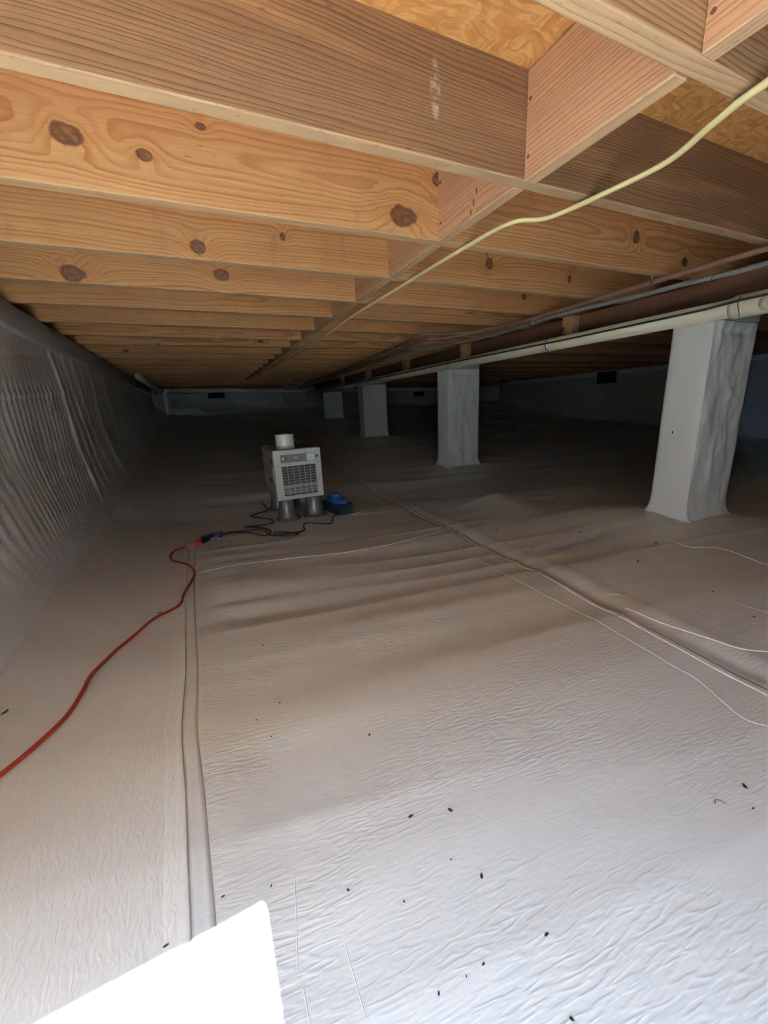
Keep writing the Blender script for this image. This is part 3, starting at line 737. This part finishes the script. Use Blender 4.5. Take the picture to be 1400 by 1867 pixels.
for q in range(4): MB().box(W-.096, W-.052, -.0036, -.0031, .267+.010*q, .2685+.010*q).build('printed_line', M['panel_grey'], cpn)
for (bx, bz_) in ((.056, .279), (.056, .287), (.146, .278), (.146, .288)): MB().box(bx, bx+.013, -.0042, -.002, bz_, bz_+.0045).build('button', M['label_white'], cpn)
MB().box(.070, .105, -.0026, -.002, .293, .2945).build('printed_line', M['dark'], cpn); MB().box(.075, .085, -.0026, -.002, .276, .287).build('printed_mark', M['dark'], cpn)
MB().box(.110, .180, -.0026, -.002, .268, .2692).build('printed_line', M['dark'], cpn)
bs = MB().box(W-.036, W-.016, -.0012, .0005, .274, .296).build('blue_sticker', M['label_blue'], dh)
MB().box(W-.033, W-.019, -.0016, -.001, .280, .2815).build('printed_line', M['label_white'], bs)
for (sx, sz) in ((.02, .245), (W-.02, .245), (.02, .015), (W-.02, .015), (.10, .320), (.22, .320), (.10, .246), (.22, .246), (.03, .012), (W-.05, .012)):
    MB().lathe([(0, .0012), (.003, .001), (.0035, 0)], 8).build('screw', M['panel_grey'], dh, loc=(sx, 0, sz), rot=(PI/2, 0, 0))
# left side details
MB().box(-.0012, .004, .020, .055, .02, H-.02).build('edge_trim', M['white_paint'], dh)
MB().lathe([(0, .001), (.020, .001), (.022, 0)], 20).build('cord_hole', M['dark'], dh, loc=(.0028, .13, .262), rot=(0, -PI/2, 0))
MB().box(-.0005, .004, .17, .24, .115, .125).build('side_slot', M['dark'], dh)
MB().box(-.002, .004, .062, .085, .12, .22).build('side_handle', M['label_white'], dh, bevel=.001)
# duct collar: short open white pipe on top
MB().lathe([(.052, H-.003), (.064, H-.003), (.064, H+.098), (.058, H+.098), (.058, H+.01), (.0, H+.006)], 36).build('duct_collar', M['pvc_white'], dh, loc=(.115, .135, 0), smooth_=False)
MB().lathe([(.0646, H-.002), (.0655, H+.022), (.0646, H+.023)], 36).build('collar_ring', M['pvc_grey'], dh, loc=(.115, .135, 0))
tag(dh, 'boxy white dehumidifier with grille front and short duct collar on four cups', 'dehumidifier')
cup_me = None
CL = ('upturned grey plastic cup under the dehumidifier, front corner by the coiled black cord', 'upturned grey plastic cup under the dehumidifier, front corner by the blue pump',
      'upturned grey plastic cup under the dehumidifier, back corner on the wall side', 'upturned grey plastic cup under the dehumidifier, back corner hidden behind the others')
for i, (cx, cy_) in enumerate(((.497, 2.775), (.695, 2.765), (.50, 3.135), (.685, 3.13))):
    zf = fh(cx, cy_)
    e = empty('plastic_cup', (cx, cy_, zf-.001)); hgt = dz0-zf
    MB().lathe([(0, hgt), (.050, hgt), (.053, hgt-.004), (.0575, hgt*.55), (.064, hgt*.18), (.070, .018), (.080, .006), (.084, .002), (.082, 0), (.066, .012), (.055, hgt*.5), (.049, hgt-.008), (0, hgt-.008)], 30).build('cup_body', M['cup'], e, smooth_=True)
    MB().lathe([(.0835, .0), (.0865, .002), (.0835, .005)], 30).build('cup_rim', M['cup'], e, smooth_=True)
    tag(e, CL[i], 'cup', 'cups holding up the dehumidifier')

# ------------------------------------------------------------------ condensate pump
pp_ = empty('condensate_pump', (.885, 2.66, fh(.885, 2.66)), math.radians(12))
MB().box(-.066, .066, -.03, .235, 0, .078).build('tank', M['pump_dark'], pp_, bevel=.006, seg=2)
MB().box(-.069, .069, -.033, .238, .070, .080).build('tank_rim', M['pump_dark'], pp_, bevel=.002)
MB().box(-.058, .052, .03, .19, .078, .118).build('motor_housing', M['pump_blue'], pp_, bevel=.016, seg=3)
MB().box(-.030, .034, -.002, .05, .076, .112).build('switch_box', M['pump_blue'], pp_, bevel=.006, seg=2)
MB().lathe([(.046, .112), (.046, .124), (.040, .130), (.036, .136), (.0, .138)], 26).build('motor_cap', M['pump_blue'], pp_, loc=(-.006, .10, 0), smooth_=False)
MB().lathe([(.030, .136), (.031, .147), (.026, .152), (.0, .153)], 24).build('fan_cap', M['pump_blue'], pp_, loc=(-.006, .10, 0), smooth_=False)
MB().lathe([(.013, .078), (.013, .100), (.008, .102), (.008, .112), (0, .112)], 14).build('outlet_nozzle', M['pump_dark'], pp_, loc=(.048, .20, 0))
MB().box(-.0675, -.065, .04, .075, .03, .048).build('side_label', M['panel_grey'], pp_)
pp_.scale = (.9, .9, .95)
tag(pp_, 'small condensate pump with blue motor on a dark tank', 'pump')

# ------------------------------------------------------------------ cords
def cord(name, xy, r, mat, label, parts=(), lift=0.0):
    pts = spline([(a, b2, 0) for a, b2 in xy], 6)
    P3 = [(p[0], p[1], fh(p[0], p[1])+r*.9+lift) for p in pts]
    e = empty(name, P3[0]); O = e.location
    ch('cable', MB().tube(P3, r, 8), mat, e, O)
    return tag(e, label, 'cord'), O
pc, pcO = cord('power_cord', [(0.395, 3.313), (0.405, 3.189), (0.395, 3.09), (0.325, 3.062), (0.264, 2.992), (0.356, 2.866), (0.39, 2.772), (0.363, 2.709), (0.254, 2.721), (0.187, 2.733), (0.279, 2.675), (0.328, 2.572), (0.32, 2.489), (0.279, 2.467), (0.198, 2.57), (0.11, 2.643), (0.052, 2.639), (0.006, 2.551)], .0048, M['black'], 'black power cord snaking from the dehumidifier to the red extension cord')
pu, puO = cord('power_cord', [(0.845, 2.618), (0.775, 2.586), (0.722, 2.457), (0.645, 2.489), (0.572, 2.55), (0.538, 2.485), (0.523, 2.403), (0.453, 2.376), (0.406, 2.437), (0.351, 2.464), (0.338, 2.397), (0.387, 2.341), (0.45, 2.311), (0.465, 2.336), (0.426, 2.389), (0.381, 2.384), (0.314, 2.412), (0.294, 2.542), (0.269, 2.608), (0.179, 2.599), (0.08, 2.627), (0.027, 2.552), (-0.003, 2.507)], .0044, M['black'], 'black cord looping from the blue pump to the red extension cord', lift=.010)
rc, rcO = cord('extension_cord', [(-0.535, 0.924), (-0.501, 0.973), (-0.463, 1.034), (-0.422, 1.124), (-0.406, 1.215), (-0.401, 1.29), (-0.378, 1.355), (-0.321, 1.488), (-0.263, 1.6), (-0.209, 1.647), (-0.171, 1.685), (-0.161, 1.777), (-0.132, 1.915), (-0.12, 2.023), (-0.146, 2.144), (-0.186, 2.209), (-0.228, 2.27), (-0.243, 2.362), (-0.227, 2.447), (-0.179, 2.48), (-0.15, 2.494)], .0054, M['red'], 'red extension cord running across the floor sheet to a lit plug end', lift=.002)
dt, dtO = cord('drain_tube', [(0.918, 2.596), (0.963, 2.603), (0.992, 2.607), (1.018, 2.644)], .0035, M['pvc_grey'], 'short thin grey tube end lying beside the blue pump')
def plug(parent, O, a, b2, r, mat, name, z=.012, sq=True):
    za = fh(*a)+z; zb = fh(*b2)+z
    ch(name, MB().tube([(a[0], a[1], za), (a[0]*.8+b2[0]*.2, a[1]*.8+b2[1]*.2, za), (b2[0], b2[1], zb)], [r*.55, r, r], 12), mat, parent, O, False)
plug(rc, rcO, (-0.171, 2.475), (-0.118, 2.485), .017, M['clear'], 'lighted_socket')
plug(rc, rcO, (-0.118, 2.485), (-0.087, 2.499), .019, M['red_plug'], 'socket_collar')
plug(pc, pcO, (-0.037, 2.55), (-0.084, 2.508), .014, M['black'], 'plug', .013)
plug(pu, puO, (-0.005, 2.556), (-0.081, 2.529), .012, M['black'], 'plug', .030)
def paper_tag(name, parent, O, a, b2, wd, z, mat):
    za = fh(*a)+z; zb = fh(*b2)+z; d = Vector((b2[0]-a[0], b2[1]-a[1], 0)).normalized(); n = Vector((-d.y, d.x, .5)).normalized()*wd
    m = MB(); A = Vector((*a, za)); B = Vector((*b2, zb)); t = Vector((0, 0, .0012))
    vs_ = [A-n, B-n, B+n, A+n]; m.add(vs_+[v+t for v in vs_], [(0,3,2,1),(4,5,6,7),(0,1,5,4),(1,2,6,5),(2,3,7,6),(3,0,4,7)])
    ch(name, m, mat, parent, O, False)
paper_tag('blue_tag', pu, puO, (-0.042, 2.611), (0.049, 2.612), .014, .020, M['pump_blue'])
paper_tag('white_tag', pc, pcO, (-0.017, 2.517), (0.024, 2.518), .008, .016, M['label_white'])

# ------------------------------------------------------------------ bits of dirt on the sheet
flakes = []
for v in range(3):
    rg = random.Random(v); mb = MB(); n = 9
    ring = [(math.cos(2*PI*k/n)*rg.uniform(.7, 1.2), math.sin(2*PI*k/n)*rg.uniform(.35, .6)) for k in range(n)]
    vv = [(x, y, .25*x*x) for x, y in ring]+[(x*.8, y*.8, .3+.25*x*x) for x, y in ring]+[(0, 0, .42), (0, 0, 0)]
    ff = [(k, (k+1) % n, n+(k+1) % n, n+k) for k in range(n)]+[(n+k, n+(k+1) % n, 2*n) for k in range(n)]+[((k+1) % n, k, 2*n+1) for k in range(n)]
    flakes.append(mb.add(vv, ff).mesh('dirt_bit'))
for i, (x, y, L) in enumerate([(0.255, 0.508, 0.0066), (0.328, 0.483, 0.0080), (0.312, 0.369, 0.0062), (0.347, 0.267, 0.0049), (0.281, 0.412, 0.0032), (0.86, 0.257, 0.0082), (0.821, 0.228, 0.0040), (0.182, 0.397, 0.0036), (0.176, 0.287, 0.0035), (0.246, 0.283, 0.0035), (0.312, 0.194, 0.0047), (0.262, 0.726, 0.0060), (2.491, 2.145, 0.0189), (1.964, 1.639, 0.0150), (1.751, 1.563, 0.0104), (1.83, 1.423, 0.0137), (1.481, 1.416, 0.0092), (1.715, 1.022, 0.0105), (1.525, 1.749, 0.0103), (1.611, 0.559, 0.0078), (1.69, 0.716, 0.0069), (-0.077, 0.531, 0.0039), (0.108, 0.451, 0.0043), (-0.004, 0.513, 0.0032), (-0.157, 0.504, 0.0051), (0.024, 0.896, 0.0049), (0.088, 1.217, 0.0050), (-0.247, 1.658, 0.0103), (0.049, 0.829, 0.0039), (0.218, 0.284, 0.0023), (1.993, 1.115, 0.0101), (0.088, 0.929, 0.0050)]):
    o = link('dirt_bit', flakes[i % 3], M['debris'], loc=(x, y, fh(x, y)+.0008), rot=(0, 0, i*2.1)); o.scale = (L*.75, L*.75, L*.6)
    if x < -.16: tag(o, 'tiny dark dirt speck on the strip of sheet between taped seam and rippled wall', 'dirt', 'dirt specks beside the rippled wall')
    elif x > 1.28: tag(o, 'dark bit of dirt on the rumpled sheet between the lapped seam and the piers', 'dirt', 'dirt bits near the piers')
    elif y < .62: tag(o, 'dark bit of dirt on the bright bluish sheet beside the sunlit patch', 'dirt', 'dirt bits beside the sunlit patch')
    else: tag(o, 'dark bit of dirt on the wavy sheet midway between the sunlit patch and dehumidifier', 'dirt', 'dirt bits on the middle of the sheet')
lx, ly = (-0.567, 1.206)
o = link('leaf_scrap', flakes[1], M['debris'], loc=(lx, ly, fh(lx, ly)+.001), rot=(0, -.25, .6)); o.scale = (.011, .007, .006)
tag(o, 'dark curled leaf scrap on the sheet at the foot of the rippled wall', 'leaf')
o = link('dead_insect', flakes[2], M['debris'], loc=(2.395, 1.335, 0.537), rot=(0, -PI/2, .5)); o.scale = (.008, .006, .006)
tag(o, 'tiny dark insect clinging to the smooth side of the nearest wrapped pier'.replace('nearest', 'tallest'), 'insect')
sq = spline([(0.772, 0.264, 0), (0.78, 0.267, 0), (0.785, 0.263, 0), (0.788, 0.254, 0)], 8)
tag(MB().tube([(p[0], p[1], fh(p[0], p[1])+.002) for p in sq], .0007, 6).build('hair_strand', M['copper'], smooth_=True), 'short reddish curled strand lying on the pale floor sheet', 'strand')
